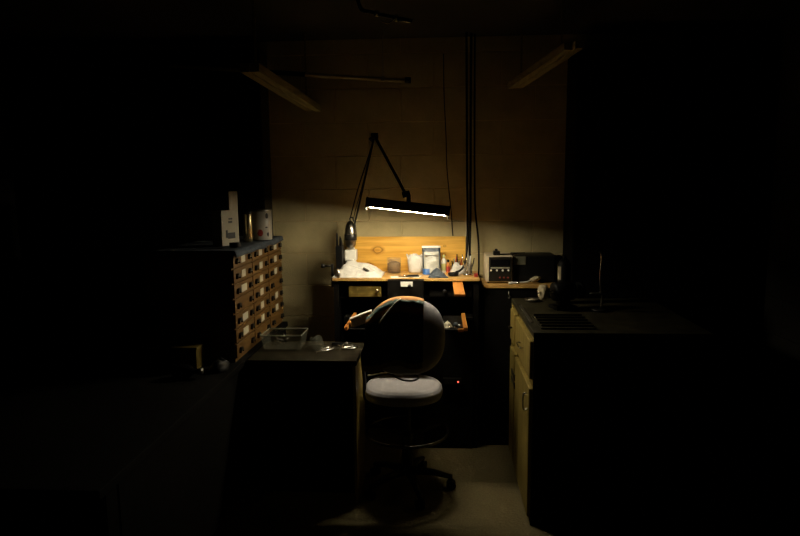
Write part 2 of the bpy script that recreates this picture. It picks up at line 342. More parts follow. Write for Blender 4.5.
obj('tray_lip', box(.098, .128, 3.272, 3.285, .815, .832), M['orange_wood'], tr)
obj('pedestal_panel', box(-.10, .20, 3.64, 3.655, 0, .80), M['black_wood'], bn)
for x in (-.575, .155):
    obj('tray_runner', box(x, x + .042, 3.64, 3.94, .78, .815), M['black_wood'], bn)

# ---- things on the bench top (z = 1.05)
Z = 1.05
# folded white cloth
random.seed(4)
def cloth(u, v):
    x = -.62 + u*.275; y = 3.625 + v*.25
    x += .05*(v - .5) * (1 - u); 
    e = min(1, min(u, 1 - u, v + .12, 1 - v) * 6); e = max(e, 0)
    h = .040*math.exp(-((u - .22)/.22)**2 - ((v-.55)/.35)**2) + .030*math.exp(-((u - .6)/.26)**2 - ((v - .65)/.3)**2) + .03*(1-u)
    h += .022*abs(math.sin(u*5 + v*11 + 1.2*noise.noise(Vector((u*3, v*3, 0))))) + .006*noise.noise(Vector((u*5, v*5, 3.1)))
    z = Z + .004 + max(0, h) * e
    y += .012*noise.noise(Vector((u*5, 0, 1)))
    if v < .04: z = Z + .004; 
    return (x, y + .02, z)
tag(obj('crumpled_cloth', MB().grid(cloth, 40, 30), M['cloth'], smooth=True, solid=.003), 'crumpled white cloth heaped on the left end of the bench top', 'cloth')
tag(obj('small_wedge', MB().prism([(-.462, 1.106), (-.425, 1.086), (-.436, 1.078), (-.446, 1.082)], 3.69, 3.735, 'Y').box(-.447, -.437, 3.71, 3.73, 1.06, 1.09), M['black'], bevel=.002), 'small black wedge poking out of the crumpled white cloth', 'wedge')
t = thing('tool_rack', 'black upright tool rack at the left end of the bench', 'tool rack', (-.61, 3.76, Z))
obj('rack_body', MB().box(-.63, -.59, 3.72, 3.80, Z, 1.235), M['black'], t, bevel=.003)
for k, (x, y, h, r) in enumerate(((-.622, 3.74, 1.315, .006), (-.604, 3.775, 1.27, .009), (-.598, 3.735, 1.285, .005), (-.612, 3.79, 1.29, .006))):
    obj('tool_handle', tube([(x, y, 1.23), (x, y, h - .02), (x, y, h)], [r, r, r*.5]), M['black'], t, smooth=True)
t = thing('bench_clamp', 'small dark screw clamp sticking out left of the bench end', 'clamp', (-.66, 3.70, 1.05))
obj('clamp_frame', MB().box(-.655, -.641, 3.69, 3.71, .99, 1.13).box(-.655, -.62, 3.69, 3.71, 1.05, 1.064).box(-.655, -.641, 3.69, 3.71, .99, 1.0), M['black_iron'], t, bevel=.002)
obj('clamp_screw', tube([(-.65, 3.70, 1.118), (-.70, 3.70, 1.118)], .005), M['black_iron'], t, smooth=True)
obj('clamp_knob', tube([(-.695, 3.70, 1.118), (-.715, 3.70, 1.118)], .013, n=14), M['black_iron'], t, smooth=True)
t = thing('steel_cup', 'small steel cup at the left front corner of the bench top', 'cup', (-.606, 3.668, Z))
obj('cup_body', lathe([(.011, 0), (.013, .002), (.014, .055), (.012, .055), (.011, .004)], (-.606, 3.655, Z), 16), M['steel'], t, smooth=True)
obj('cup_rim', lathe([(.014, .053), (.016, .055), (.014, .058), (.012, .056)], (-.606, 3.655, Z), 16), M['chrome'], t, smooth=True)

t = thing('hanging_motor', 'oval polished flex-shaft motor hanging above the white cloth', 'motor', (-.548, 3.80, 1.218))
prof = [(.006, 0), (.022, .004), (.031, .02), (.036, .05), (.037, .085), (.034, .12), (.027, .145), (.016, .162), (.006, .168)]
obj('motor_body', lathe(prof, (-.548, 3.80, 1.216), 24), mat('polished_motor', (.30, .27, .22), .28, metal=1), t, smooth=True)
obj('motor_band', lathe([(.0375, .05), (.039, .052), (.0395, .085), (.038, .087)], (-.548, 3.80, 1.216), 24), M['black_iron'], t, smooth=True)
obj('motor_hook', tube(smoothpath([(-.548, 3.80, 1.38), (-.55, 3.80, 1.40), (-.535, 3.80, 1.405), (-.528, 3.80, 1.39), (-.518, 3.80, 1.36), (-.513, 3.80, 1.3)]), .004), M['black_iron'], t, smooth=True)
obj('motor_cord', tube(smoothpath([(-.548, 3.80, 1.40), (-.50, 3.80, 1.57), (-.44, 3.79, 1.74), (-.392, 3.775, 1.875)]), .0035), M['rubber'], t, smooth=True)
t = thing('white_canister', 'white square canister on a black block under the hanging motor', 'canister', (-.552, 3.82, 1.05))
obj('canister_body', box(-.588, -.516, 3.80, 3.872, 1.135, 1.205), M['white'], t, bevel=.008)
obj('lid', box(-.574, -.53, 3.815, 3.857, 1.205, 1.216), M['white'], t, bevel=.003)
obj('black_block', box(-.575, -.53, 3.80, 3.86, Z, 1.135), M['black'], t, bevel=.004)

t = thing('glass_jar', 'clear glass tumbler of brown grains before the backboard', 'jar', (-.288, 3.88, Z))
obj('jar_glass', lathe([(.040, 0), (.043, .004), (.046, .095), (.0435, .095), (.041, .006), (.001, .006)], (-.288, 3.89, Z), 28), M['glass'], t, smooth=True)
obj('grains', lathe([(.001, .007), (.0405, .007), (.042, .06), (.03, .068), (.012, .074), (.001, .07)], (-.288, 3.89, Z), 24), M['brown'], t, smooth=True)
# white bag
def bag(cx, cy, w, d, h, seed, puff=.25):
    def f(u, v):
        a = u*2*math.pi; r = 1 + puff*.5*noise.noise(Vector((math.cos(a)*1.6, math.sin(a)*1.6, v*3 + seed)))
        prof_ = (.86 + .3*math.sin(v*math.pi*.8)) if v < .85 else (1.0 - (v - .85)*.6)
        if v > .999: prof_ = .8
        zz = h*v*(1 + .14*noise.noise(Vector((math.cos(a)*1.5, math.sin(a)*1.5, seed))) * (v > .7))
        return (cx + w*r*prof_*math.cos(a), cy + d*r*prof_*math.sin(a), Z + .001 + zz)
    return f
t = thing('white_bag', 'small open white plastic bag of crumpled stuffing beside the blue-topped pouch', 'bag', (-.15, 3.88, Z))
obj('bag_body', MB().grid(bag(-.15, 3.89, .045, .033, .112, 2.2), 28, 12), M['cloth'], t, smooth=True, solid=.0015)
def stuffing(u, v):
    a = u*2*math.pi; ph = v*math.pi*.5; r = 1 + .25*noise.noise(Vector((math.cos(a)*2*math.cos(ph), math.sin(a)*2, v*4)))
    return (-.15 + .042*r*math.cos(a)*math.cos(ph), 3.89 + .03*r*math.sin(a)*math.cos(ph), Z + .08 + .025*math.sin(ph)*r)
obj('stuffing', MB().grid(stuffing, 24, 8), M['paper'], t, smooth=True)
obj('bag_handle', tube(smoothpath([(-.19, 3.89, 1.15), (-.207, 3.885, 1.168), (-.20, 3.88, 1.145), (-.185, 3.875, 1.12)]), .003), M['cloth'], t, smooth=True)
# pouch
t = thing('standing_pouch', 'white zip pouch with blue top band standing upright on the bench', 'pouch', (-.05, 3.84, Z))
def pouch(v0, v1, grow=0.0, x0=-.108, x1=.01):
    def f(u, v):
        vv = v0 + (v1 - v0)*v; a = u*2*math.pi
        hw = (x1 - x0)/2*(1 + .05*math.cos(vv*3) ) + grow; th = (.034*(1 - vv)**.7 + .003) + grow
        cx = (x0 + x1)/2 - .004*vv
        ca, sa = math.cos(a), math.sin(a)
        px = math.copysign(abs(ca)**.6, ca); py = math.copysign(abs(sa)**.9, sa)
        return (cx + hw*px*(.93 + .07*vv), 3.835 + .025*vv + th*py + .004*noise.noise(Vector((px*3, vv*5, 1))), Z + .001 + .172*vv)
    return f
obj('pouch_body', MB().grid(pouch(0, .9), 32, 14), M['pouch'], t, smooth=True)
obj('top_band', MB().grid(pouch(.80, .95, .0012), 32, 4), M['navy'], t, smooth=True)
obj('top_seal', MB().grid(pouch(.93, 1.0, .0016), 32, 3), M['paper'], t, smooth=True, solid=.001)
obj('blue_corner', MB().grid(pouch(0, .2, .0015, -.106, -.045), 32, 4), M['blue'], t, smooth=True)
for x in (-.103, -.002):
    obj('side_seal', tube([(x + .004, 3.815, 1.09), (x + .001, 3.837, 1.15), (x, 3.85, 1.2)], .004, n=8), M['navy'], t, smooth=True)
obj('clear_window', MB().prism([(-.092, 1.155), (-.07, 1.135), (-.03, 1.135), (-.010, 1.155), (-.010, 1.168), (-.092, 1.168)], 3.832, 3.8345, 'Y'), M['steel'], t)
# grey fold
def fold(u, v):
    w_ = 1 - .75*v; x = -.008 + .004*v + (u - .5)*.12*(1 - .62*v) - .016*v; y = 3.655 + .075*v
    return (x, y, Z + .003 + .05*math.sin(v*math.pi*.5)*(1 - .5*abs(2*u - 1)**1.5) + .004*noise.noise(Vector((u*5, v*5, 0))))
tag(obj('grey_cloth', MB().grid(fold, 20, 12), M['greycloth'], smooth=True, solid=.003), 'folded slate-grey polishing cloth in front of the standing pouch', 'cloth')
def bottle(name, label, x, y, r, h, mb, mc, ml, lab=True, cat='bottle'):
    t = thing(name, label, cat, (x, y, Z))
    obj('bottle_body', lathe([(r*.9, 0), (r, .003), (r, h*.62), (r*.85, h*.72), (r*.42, h*.8), (r*.42, h*.84)], (x, y, Z), 20), mb, t, smooth=True)
    obj('cap', lathe([(r*.5, h*.83), (r*.52, h*.84), (r*.5, h), (r*.4, h)], (x, y, Z), 16), mc, t, smooth=True)
    if lab: obj('bottle_label', lathe([(r*1.02, h*.15), (r*1.03, h*.16), (r*1.03, h*.52), (r*1.02, h*.53)], (x, y, Z), 20, cap=False), ml, t, smooth=True)
    return t
bottle('small_bottle', 'small bottle with yellow-green label right of the standing pouch', .026, 3.88, .017, .115, M['white'], M['green'], M['green'])
bottle('small_bottle', 'little amber bottle with dark cap right of the green-labelled bottle', .053, 3.86, .013, .085, M['orange_wood'], M['black'], M['redp'])
# white lump
def lump(cx, cy, rx, ry, h, seed):
    def f(u, v):
        a = u*2*math.pi; ph = v*math.pi/2; r = 1 + .35*noise.noise(Vector((math.cos(a)*1.5*math.cos(ph), math.sin(a)*1.5, v*2.5 + seed)))
        return (cx + rx*r*math.cos(a)*math.cos(ph), cy + ry*r*math.sin(a)*math.cos(ph), Z + .001 + h*r*math.sin(ph))
    return f
tag(obj('crumpled_tissue', MB().grid(lump(.112, 3.85, .048, .035, .062, 7), 28, 12), M['cloth'], smooth=True), 'crumpled white tissue lying left of the glass tool jar', 'tissue')
def pliers(name, label, x, y, rot, mh, L=.13, z0=None, group=None):
    z0 = Z if z0 is None else z0
    m = Matrix.Translation((x, y, z0)) @ Matrix.Rotation(R(rot), 4, 'Z')
    t = thing(name, label, 'pliers', (x, y, z0), group)
    for s_ in (-1, 1):
        pts = [m @ Vector(p) for p in smoothpath([(0, .0, .006), (L*.15, s_*.012, .007), (L*.4, s_*.019, .007), (L*.65, s_*.014, .007)], 4)]
        obj('handle', tube(pts, .0045, n=8), mh, t, smooth=True)
        obj('jaw', MB().prism([(-L*.3, s_*.0007), (-L*.28, s_*.004), (-.005, s_*.009), (.012, s_*.006), (.012, s_*.0007)], .002, .011, 'Z', m), M['foil'], t)
    obj('pivot', lathe([(.007, 0), (.008, .013), (.005, .015)], (0, 0, 0), 12, m), M['foil'], t, smooth=True)
    return t
t = thing('black_dish', 'low round black dish with bits in it at the bench front', 'dish', (.083, 3.76, Z))
obj('dish_body', lathe([(.02, 0), (.03, .004), (.034, .02), (.031, .02), (.027, .007), (.001, .006)], (.083, 3.74, Z), 24), M['black'], t, smooth=True)
obj('bits', MB().grid(lambda u, v: (.083 + .025*math.cos(u*6.283)*(1-v), 3.74 + .025*math.sin(u*6.283)*(1-v), Z + .008 + .008*v + .003*noise.noise(Vector((u*9, v*9, 0)))), 14, 5), M['brass'], t, smooth=True)
t = thing('tool_jar', 'glass jar holding upright hand tools at the right end of the bench', 'jar', (.172, 3.76, Z))
obj('jar_glass', lathe([(.024, 0), (.027, .004), (.028, .075), (.0255, .075), (.025, .006), (.001, .006)], (.172, 3.76, Z), 24), M['glass'], t, smooth=True)
for k, (dx, dy, tx, ty, h, r) in enumerate(((-.008, 0, -.03, 0, .13, .004), (.004, .008, .012, .01, .12, .005), (.010, -.006, .03, -.01, .11, .004), (-.002, -.01, -.008, -.015, .115, .005))):
    obj('hand_tool', tube([(.172 + dx, 3.76 + dy, Z + .008), (.172 + tx, 3.76 + ty, Z + h*.7), (.172 + tx*1.2, 3.76 + ty*1.2, Z + h)], [.002, r, r*.8], n=8), (M['chrome'], M['white'], M['black'], M['brass'])[k], t, smooth=True)
obj('base_ring', lathe([(.029, 0), (.031, .002), (.031, .012), (.029, .014)], (.172, 3.76, Z), 24, cap=False), M['chrome'], t, smooth=True)
t = thing('tool_block', 'dark wooden block bristling with small pliers behind the white tissue', 'tool block', (.125, 3.91, Z))
obj('block', box(.075, .14, 3.925, 3.95, Z, 1.09), M['dark_wood'], t, bevel=.002)
for k in range(6):
    x = .082 + k*.0105
    obj('hand_tool', tube([(x, 3.937, 1.088), (x + (k % 3 - 1)*.004, 3.937, 1.12 + .014*((k*5) % 4))], [.003, .004], n=8), (M['black'], M['steel'], M['redp'])[k % 3], t, smooth=True)
tag(obj('small_box', box(.206, .228, 3.70, 3.73, Z, 1.07), M['redp'], bevel=.002), 'tiny reddish box at the far right corner of the bench top', 'box')
for k, (x, y, r_, sx, sy, lb) in enumerate(((-.245, 3.70, 8, .05, .035, 'white paper slip lying left on the centre drawer top'), (-.16, 3.72, -12, .045, .04, 'white paper slip lying right on the centre drawer top'))):
    m = Matrix.Translation((x, y, 0)) @ Matrix.Rotation(R(r_), 4, 'Z')
    tag(obj('paper_slip', MB().box(-sx, sx, -sy, sy, Z, Z + .002, m), M['paper']), lb, 'paper', 'papers in the middle of the bench top')
pliers('long_pliers', 'steel pliers with dark handles lying across the bench papers', -.21, 3.685, 15, M['black'], z0=Z + .002)

# ---- things in the catch tray (z = .824)
ZT = .824
m = Matrix.Translation((-.41, 3.34, ZT + .004)) @ Matrix.Rotation(R(-22), 4, 'Y')
t = thing('ribbed_block', 'pale ribbed metal block leaning on the left pull-out tray', 'metal block', (-.41, 3.35, ZT))
obj('block_body', MB().box(-.062, .062, -.01, .03, .018, .066, m), M['steel'], t, bevel=.001)
obj('top_plate', MB().box(-.064, .064, -.014, .034, .066, .072, m), M['paper'], t)
for k in range(9): obj('rib', MB().box(-.056 + k*.013, -.050 + k*.013, -.015, -.01, .022, .062, m), M['steel'], t)
obj('foot_rest', MB().box(-.47, -.35, 3.35, 3.37, ZT, ZT + .02), M['black'], t)
tag(obj('metal_scrap', MB().grid(lambda u, v: (-.478 + .018*math.cos(u*6.283)*math.cos(v*1.57)*(1 + .4*noise.noise(Vector((u*7, v*5, 0)))), 3.34 + .018*math.sin(u*6.283)*math.cos(v*1.57), ZT + .001 + .026*math.sin(v*1.57)*(1 + .4*noise.noise(Vector((u*7, v*5, 3))))), 14, 7), M['steel']), 'small steel scrap beside the left orange tray side', 'metal scrap')
def lumpT(cx, cy, rx, ry, h, seed):
    g = lump(cx, cy, rx, ry, h, seed); return lambda u, v: tuple(Vector(g(u, v)) + Vector((0, 0, ZT - Z)))
tag(obj('crumpled_paper', MB().grid(lumpT(.043, 3.35, .026, .02, .03, 12), 20, 8), M['card'], smooth=True), 'crumpled tan paper in the right pull-out tray beside chair', 'paper')
for k, (x, y, r, mt, lb) in enumerate(((.088, 3.37, .012, M['bluecloth'], 'larger blue-grey bead cap in the right pull-out tray'), (.108, 3.35, .009, M['steel'], 'small steel bead cap touching the orange tray side'), (.06, 3.32, .006, M['foil'], 'tiny shiny bead in front of the tan paper'), (.082, 3.32, .006, M['foil'], 'tiny shiny bead in front of the blue-grey bead cap'))):
    tag(obj('bead', lathe([(r*.3, 0), (r*.8, r*.3), (r, r), (r*.8, r*1.7), (r*.2, r*2)], (x, y, ZT), 14), mt, smooth=True), lb, 'bead', 'beads in the right pull-out tray')

# ------------------------------------------------------------------ right-hand rear table and its equipment
t = thing('side_table', 'narrow dark table against the wall right of the jewellery bench', 'table', (.63, 3.83, 0))
obj('tabletop', box(.258, .71, 3.69, 3.975, .985, 1.005), M['bench_top'], t, bevel=.002)
obj('front_panel', box(.265, .70, 3.70, 3.715, .0, .985), M['black_wood'], t)
for x in (.265, .67):
    for y in (3.72, 3.93): obj('leg', box(x, x + .035, y, y + .035, 0, .985), M['black_wood'], t)
obj('back_panel', box(.27, .70, 3.972, 3.982, .2, .985), M['black_wood'], t)
obj('hook', tube(smoothpath([(.412, 3.70, .965), (.412, 3.69, .95), (.418, 3.688, .935), (.41, 3.688, .925)]), .004, n=8), M['chrome'], t, smooth=True)
z1 = 1.005
t = thing('power_supply', 'beige bench power supply with dark front panel and row of knobs', 'power supply', (.355, 3.84, z1))
obj('case', box(.278, .438, 3.745, 3.95, z1 + .008, 1.172), M['beige'], t, bevel=.004)
p = obj('front_panel', box(.296, .432, 3.739, 3.745, z1 + .014, 1.166), M['panel'], t)
obj('display', box(.306, .418, 3.736, 3.739, 1.115, 1.152), M['screen'], p)
for k in range(4):
    obj('knob', lathe([(.006, 0), (.006, .008), (.004, .010)], n=12, m=Matrix.Translation((.309 + k*.0345, 3.739, 1.086)) @ Matrix.Rotation(R(90), 4, 'X')), M['paper'], p, smooth=True)
for k in range(3):
    obj('terminal', lathe([(.005, 0), (.005, .008), (.003, .010)], n=10, m=Matrix.Translation((.362 + k*.024, 3.739, 1.042)) @ Matrix.Rotation(R(90), 4, 'X')), M['redp'], p, smooth=True)
obj('legend_strip', box(.306, .42, 3.7375, 3.739, 1.098, 1.103), M['card'], p)
for x in (.288, .42):
    for y in (3.76, 3.93): obj('foot', box(x, x + .012, y, y + .012, z1, z1 + .009), M['black'], t)
tag(obj('black_adapter', MB().box(.325, .365, 3.77, 3.82, 1.172, 1.198).box(.335, .352, 3.78, 3.81, 1.198, 1.21), M['black'], bevel=.004), 'small black adapter lying on top of the power supply', 'adapter')
tag(obj('loose_lead', tube(smoothpath([(.36, 3.80, 1.176), (.40, 3.79, 1.178), (.425, 3.80, 1.178), (.445, 3.80, 1.178), (.47, 3.81, 1.182), (.52, 3.83, 1.182)]), .004), M['rubber'], smooth=True), 'black lead trailing right over the power supply and the dark instrument', 'cable')
t = thing('dark_instrument', 'dark boxy instrument right of the beige power supply', 'instrument', (.59, 3.85, z1))
obj('case', box(.445, .70, 3.78, 3.96, z1, 1.172), M['panel'], t, bevel=.006)
obj('front_panel', box(.455, .69, 3.776, 3.78, z1 + .01, 1.162), M['black'], t)
obj('corner_plate', box(.448, .52, 3.77, 3.776, 1.115, 1.165), mat('grey_green', (.13, .13, .09), .4), t, bevel=.003)
obj('screw', lathe([(.004, 0), (.003, .005)], n=10, m=Matrix.Translation((.462, 3.77, 1.157)) @ Matrix.Rotation(R(90), 4, 'X')), M['foil'], t, smooth=True)
m = Matrix.Translation((.52, 3.72, z1)) @ Matrix.Rotation(R(8), 4, 'Z')
t = thing('pale_handpiece', 'pale hand tool lying in front of the dark instrument', 'hand tool', (.52, 3.72, z1))
obj('shaft', tube([m @ Vector(p) for p in ((-.11, 0, .008), (-.09, 0, .009), (-.05, 0, .009), (0, .004, .011), (.03, .01, .018))], [.007, .008, .005, .006, .008], n=10), M['white'], t, smooth=True)
obj('grip', tube([m @ Vector(p) for p in ((.025, .01, .02), (.06, .02, .028), (.09, .02, .035))], [.01, .017, .008], n=12), M['felt'], t, smooth=True)
obj('collar', tube([m @ Vector(p) for p in ((-.06, 0, .009), (-.05, 0, .009))], .009, n=10), M['chrome'], t, smooth=True)

# ------------------------------------------------------------------ right cabinet
cb = thing('storage_cabinet', 'long olive wooden base cabinet with dark counter right of the aisle', 'cabinet', (.75, 3.22, 0))
obj('cabinet_body', box(.435, 1.2, 2.80, 3.655, 0, .905), M['cab_wood'], cb)
obj('countertop', box(.425, 1.22, 2.79, 3.665, .905, .93), M['counter'], cb, bevel=.003)
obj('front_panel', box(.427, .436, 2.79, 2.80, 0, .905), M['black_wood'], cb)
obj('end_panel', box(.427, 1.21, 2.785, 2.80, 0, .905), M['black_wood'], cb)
for y0, y1 in ((3.60, 3.655), (3.37, 3.395)):
    obj('face_frame', box(.426, .436, y0, y1, .0, .905), M['cab_wood'], cb)
dr = obj('drawer', box(.412, .434, 2.81, 3.36, .705, .885), M['cab_wood'], cb, bevel=.004)
obj('pull_handle', MB().tube(smoothpath([(.412, 3.12, .80), (.394, 3.12, .80), (.394, 3.02, .80), (.412, 3.02, .80)], 5), .004), M['chrome'], dr, smooth=True)
do = obj('cabinet_door', box(.412, .434, 2.81, 3.36, .03, .66), M['cab_wood'], cb, bevel=.004)
obj('pull_handle', MB().tube(smoothpath([(.412, 2.85, .62), (.394, 2.85, .62), (.394, 2.85, .55), (.412, 2.85, .55)], 5), .005), M['chrome'], do, smooth=True)
dr = obj('drawer', box(.412, .434, 3.40, 3.595, .705, .885), M['cab_wood'], cb, bevel=.004)
obj('drawer_knob', MB().lathe([(.006, 0), (.006, .012), (.012, .016), (.008, .022)], n=12, m=Matrix.Translation((.412, 3.5, .79)) @ Matrix.Rotation(R(-90), 4, 'Y')), M['black_iron'], dr, smooth=True)
do = obj('cabinet_door', box(.412, .434, 3.40, 3.595, .03, .66), M['cab_wood'], cb, bevel=.004)
for z in (.55, .505):
    y = 3.39
    obj('butterfly_hinge', MB().prism([(y - .065, z - .018), (y - .01, z - .006), (y + .01, z - .006), (y + .065, z - .018), (y + .065, z + .018), (y + .01, z + .006), (y - .01, z + .006), (y - .065, z + .018)], .405, .4115, 'X'), M['black_iron'], do)
# things on the counter (z=.93)
ZC = .93
t = thing('buffing_machine', 'black bench buffing motor with a pale felt wheel on the counter', 'buffing machine', (.62, 3.33, ZC))
m = Matrix.Translation((.665, 3.36, ZC)) @ Matrix.Rotation(R(18), 4, 'Z')
obj('motor_base', MB().box(-.06, .06, -.05, .05, 0, .02, m).box(-.03, .03, -.03, .03, .02, .05, m), M['black'], t, bevel=.003)
ax = lambda x, r: (m @ Vector((x, 0, .095)))
obj('motor_housing', tube([ax(-.06, 0), ax(-.055, 0), ax(.055, 0), ax(.06, 0)], [.035, .05, .05, .035], n=22), M['black'], t, smooth=True)
obj('spindle', tube([ax(-.15, 0), ax(.12, 0)], .006, n=10), M['foil'], t, smooth=True)
obj('felt_wheel', tube([ax(-.135, 0), ax(-.13, 0), ax(-.105, 0), ax(-.10, 0)], [.034, .040, .040, .034], n=24), M['felt'], t, smooth=True)
obj('spindle_nut', tube([ax(-.148, 0), ax(-.138, 0)], .011, n=6), M['foil'], t)
obj('rear_wheel', tube([ax(.09, 0), ax(.11, 0)], .045, n=24), M['black'], t, smooth=True)
t = thing('black_canister', 'tall black canister with a small pale label behind the buffing motor', 'canister', (.655, 3.50, ZC))
obj('can_body', lathe([(.034, 0), (.036, .004), (.036, .22), (.028, .24), (.016, .25)], (.70, 3.52, ZC), 24), M['black'], t, smooth=True)
obj('nozzle', lathe([(.010, .25), (.010, .265), (.006, .27)], (.70, 3.52, ZC), 14), M['black'], t, smooth=True)
def canlab(u, v):
    a = R(188 + 42*u); return (.70 + .0372*math.cos(a), 3.52 + .0372*math.sin(a), ZC + .135 + .075*v)
obj('can_label', MB().grid(canlab, 8, 2), M['felt'], t, smooth=True)
t = thing('parts_dish', 'shallow pale dish near the back edge of the counter', 'dish', (.53, 3.57, ZC))
obj('dish_body', lathe([(.02, 0), (.035, .003), (.044, .016), (.041, .016), (.033, .006), (.001, .005)], (.53, 3.56, ZC), 24), M['steel'], t, smooth=True)
obj('dish_bits', MB().grid(lambda u, v: (.53 + .03*math.cos(u*6.283)*(1-v), 3.56 + .03*math.sin(u*6.283)*(1-v), ZC + .007 + .012*v), 14, 4), M['felt'], t, smooth=True)
t = thing('ribbed_tray', 'dark flat tray with ribs lying on the counter near its front end', 'tray', (.58, 3.0, ZC))
obj('tray_base', box(.47, .72, 2.86, 3.16, ZC, ZC + .008), M['counter'], t, bevel=.002)
for k in range(5): obj('rib', box(.475, .715, 2.885 + k*.06, 2.893 + k*.06, ZC + .008, ZC + .018), M['counter'], t)
tag(obj('flat_file', MB().box(.44, .452, 3.0, 3.42, ZC, ZC + .006), M['steel']), 'thin steel file lying along the counter edge above the drawers', 'file')
t = thing('rod_stand', 'bent chrome rod stand gleaming far right on the counter', 'stand', (.85, 3.3, ZC))
obj('stand_base', lathe([(.05, 0), (.05, .01), (.02, .014), (.006, .02)], (.85, 3.3, ZC), 24), M['black_iron'], t, smooth=True)
obj('bent_rod', tube(smoothpath([(.852, 3.3, ZC + .015), (.855, 3.3, 1.0), (.846, 3.3, 1.06), (.843, 3.3, 1.13), (.848, 3.3, 1.2), (.843, 3.3, 1.235), (.83, 3.3, 1.245)]), .005), M['chrome'], t, smooth=True)
obj('side_arm', tube([(.85, 3.3, 1.025), (.79, 3.29, 1.024)], .004), M['steel'], t, smooth=True)
obj('arm_clip', tube([(.85, 3.285, 1.025), (.85, 3.315, 1.025)], .009, n=12), M['black_iron'], t, smooth=True)

# ------------------------------------------------------------------ stool
CX, CY = -.17, 3.13
ch = thing('work_stool', 'pale grey padded work stool with backrest and foot ring at the bench', 'chair', (CX, CY, 0))
def pad(cx, cy, z0, h, a, b_, e=2.8):
    def f(u, v):
        ang = u*2*math.pi; ca, sa = math.cos(ang), math.sin(ang)
        k = [0.0, .86, .97, 1.0, .985, .93, .82, .6, .3, 0.0]; hz = [0, 0, .12, .4, .7, .87, .955, .99, 1, 1]
        i = min(int(v*9), 8); t_ = v*9 - i; s_ = k[i]*(1-t_) + k[i+1]*t_; zz = hz[i]*(1-t_) + hz[i+1]*t_
        return (cx + a*s_*math.copysign(abs(ca)**(2/e), ca), cy + b_*s_*math.copysign(abs(sa)**(2/e), sa), z0 + h*zz)
    return f
obj('seat', MB().grid(pad(CX - .022, 3.185, .488, .074, .208, .195, 2.35), 48, 36), M['seat'], ch, smooth=True)
# backrest: thick pillow, leaning a little towards the bench
def back_top(x):
    t_ = (x - CX)/.2; return (1 - min(1, abs(t_))**2.6) ** (1/2.6)
BM = Matrix.Translation((CX, 2.95, .678)) @ Matrix.Rotation(R(-29), 4, 'X')
def backpad(u, v):
    ph = (v - .5)*math.pi; ang = u*2*math.pi                     # poles along Y
    ca, sa = math.cos(ang), math.sin(ang); r = math.cos(ph)
    r = r**.55 if r > 0 else 0
    hz = math.copysign(abs(sa)**.8, sa)*r
    wx = math.copysign(abs(ca)**.8, ca)*r
    return BM @ Vector((wx*.197, .058*math.copysign(abs(math.sin(ph))**1.0, math.sin(ph)) - .04*wx*wx*0, .195 + hz*.195))
obj('backrest', MB().grid(backpad, 56, 28), M['seat'], ch, smooth=True)
obj('back_bracket', tube(smoothpath([(CX, 3.13, .480), (-.33, 3.13, .478), (-.388, 3.13, .49), (-.389, 3.10, .6), (-.388, 3.05, .76), (-.34, 3.03, .80), (-.28, 3.03, .80)]), .010), M['black_iron'], ch, smooth=True)
obj('column', MB().tube([(CX, CY, .08), (CX, CY, .30)], .028, n=18).tube([(CX, CY, .30), (CX, CY, .485)], .018, n=18), M['black_iron'], ch, smooth=True)
obj('seat_plate', box(CX - .09, CX + .09, CY - .09, CY + .09, .475, .49), M['black_iron'], ch)
ring = [(CX + .213*math.cos(a), 3.10 + .213*math.sin(a), .33) for a in [2*math.pi*k/48 for k in range(49)]]
rg = obj('foot_ring', tube(ring, .008, n=10, cap=False), mat('dark_ring', (.12, .11, .1), .25, metal=1), ch, smooth=True)
for k in range(3):
    a = R(30 + 120*k); obj('ring_spoke', tube([(CX + .02*math.cos(a), CY + .02*math.sin(a), .28), (CX + .207*math.cos(a), 3.10 + .207*math.sin(a), .33)], .006), M['black_iron'], rg, smooth=True)
for k in range(5):
    a = R(72*k); d_ = Vector((math.cos(a), math.sin(a), 0)); c0 = Vector((CX, CY, 0))
    lg = obj('leg', tube([c0 + d_*.02 + Vector((0, 0, .10)), c0 + d_*.14 + Vector((0, 0, .09)), c0 + d_*.235 + Vector((0, 0, .065))], [.024, .018, .013], n=10), M['black_iron'], ch, smooth=True)
    sd = Vector((-d_.y, d_.x, 0)); w0 = c0 + d_*.23 + Vector((0, 0, .025))
    obj('caster', MB().tube([w0 - sd*.02, w0 - sd*.005], .025, n=16).tube([w0 + sd*.005, w0 + sd*.02], .025, n=16).tube([w0, w0 + Vector((0, 0, .045))], .007, n=8), M['black'], lg, smooth=False)

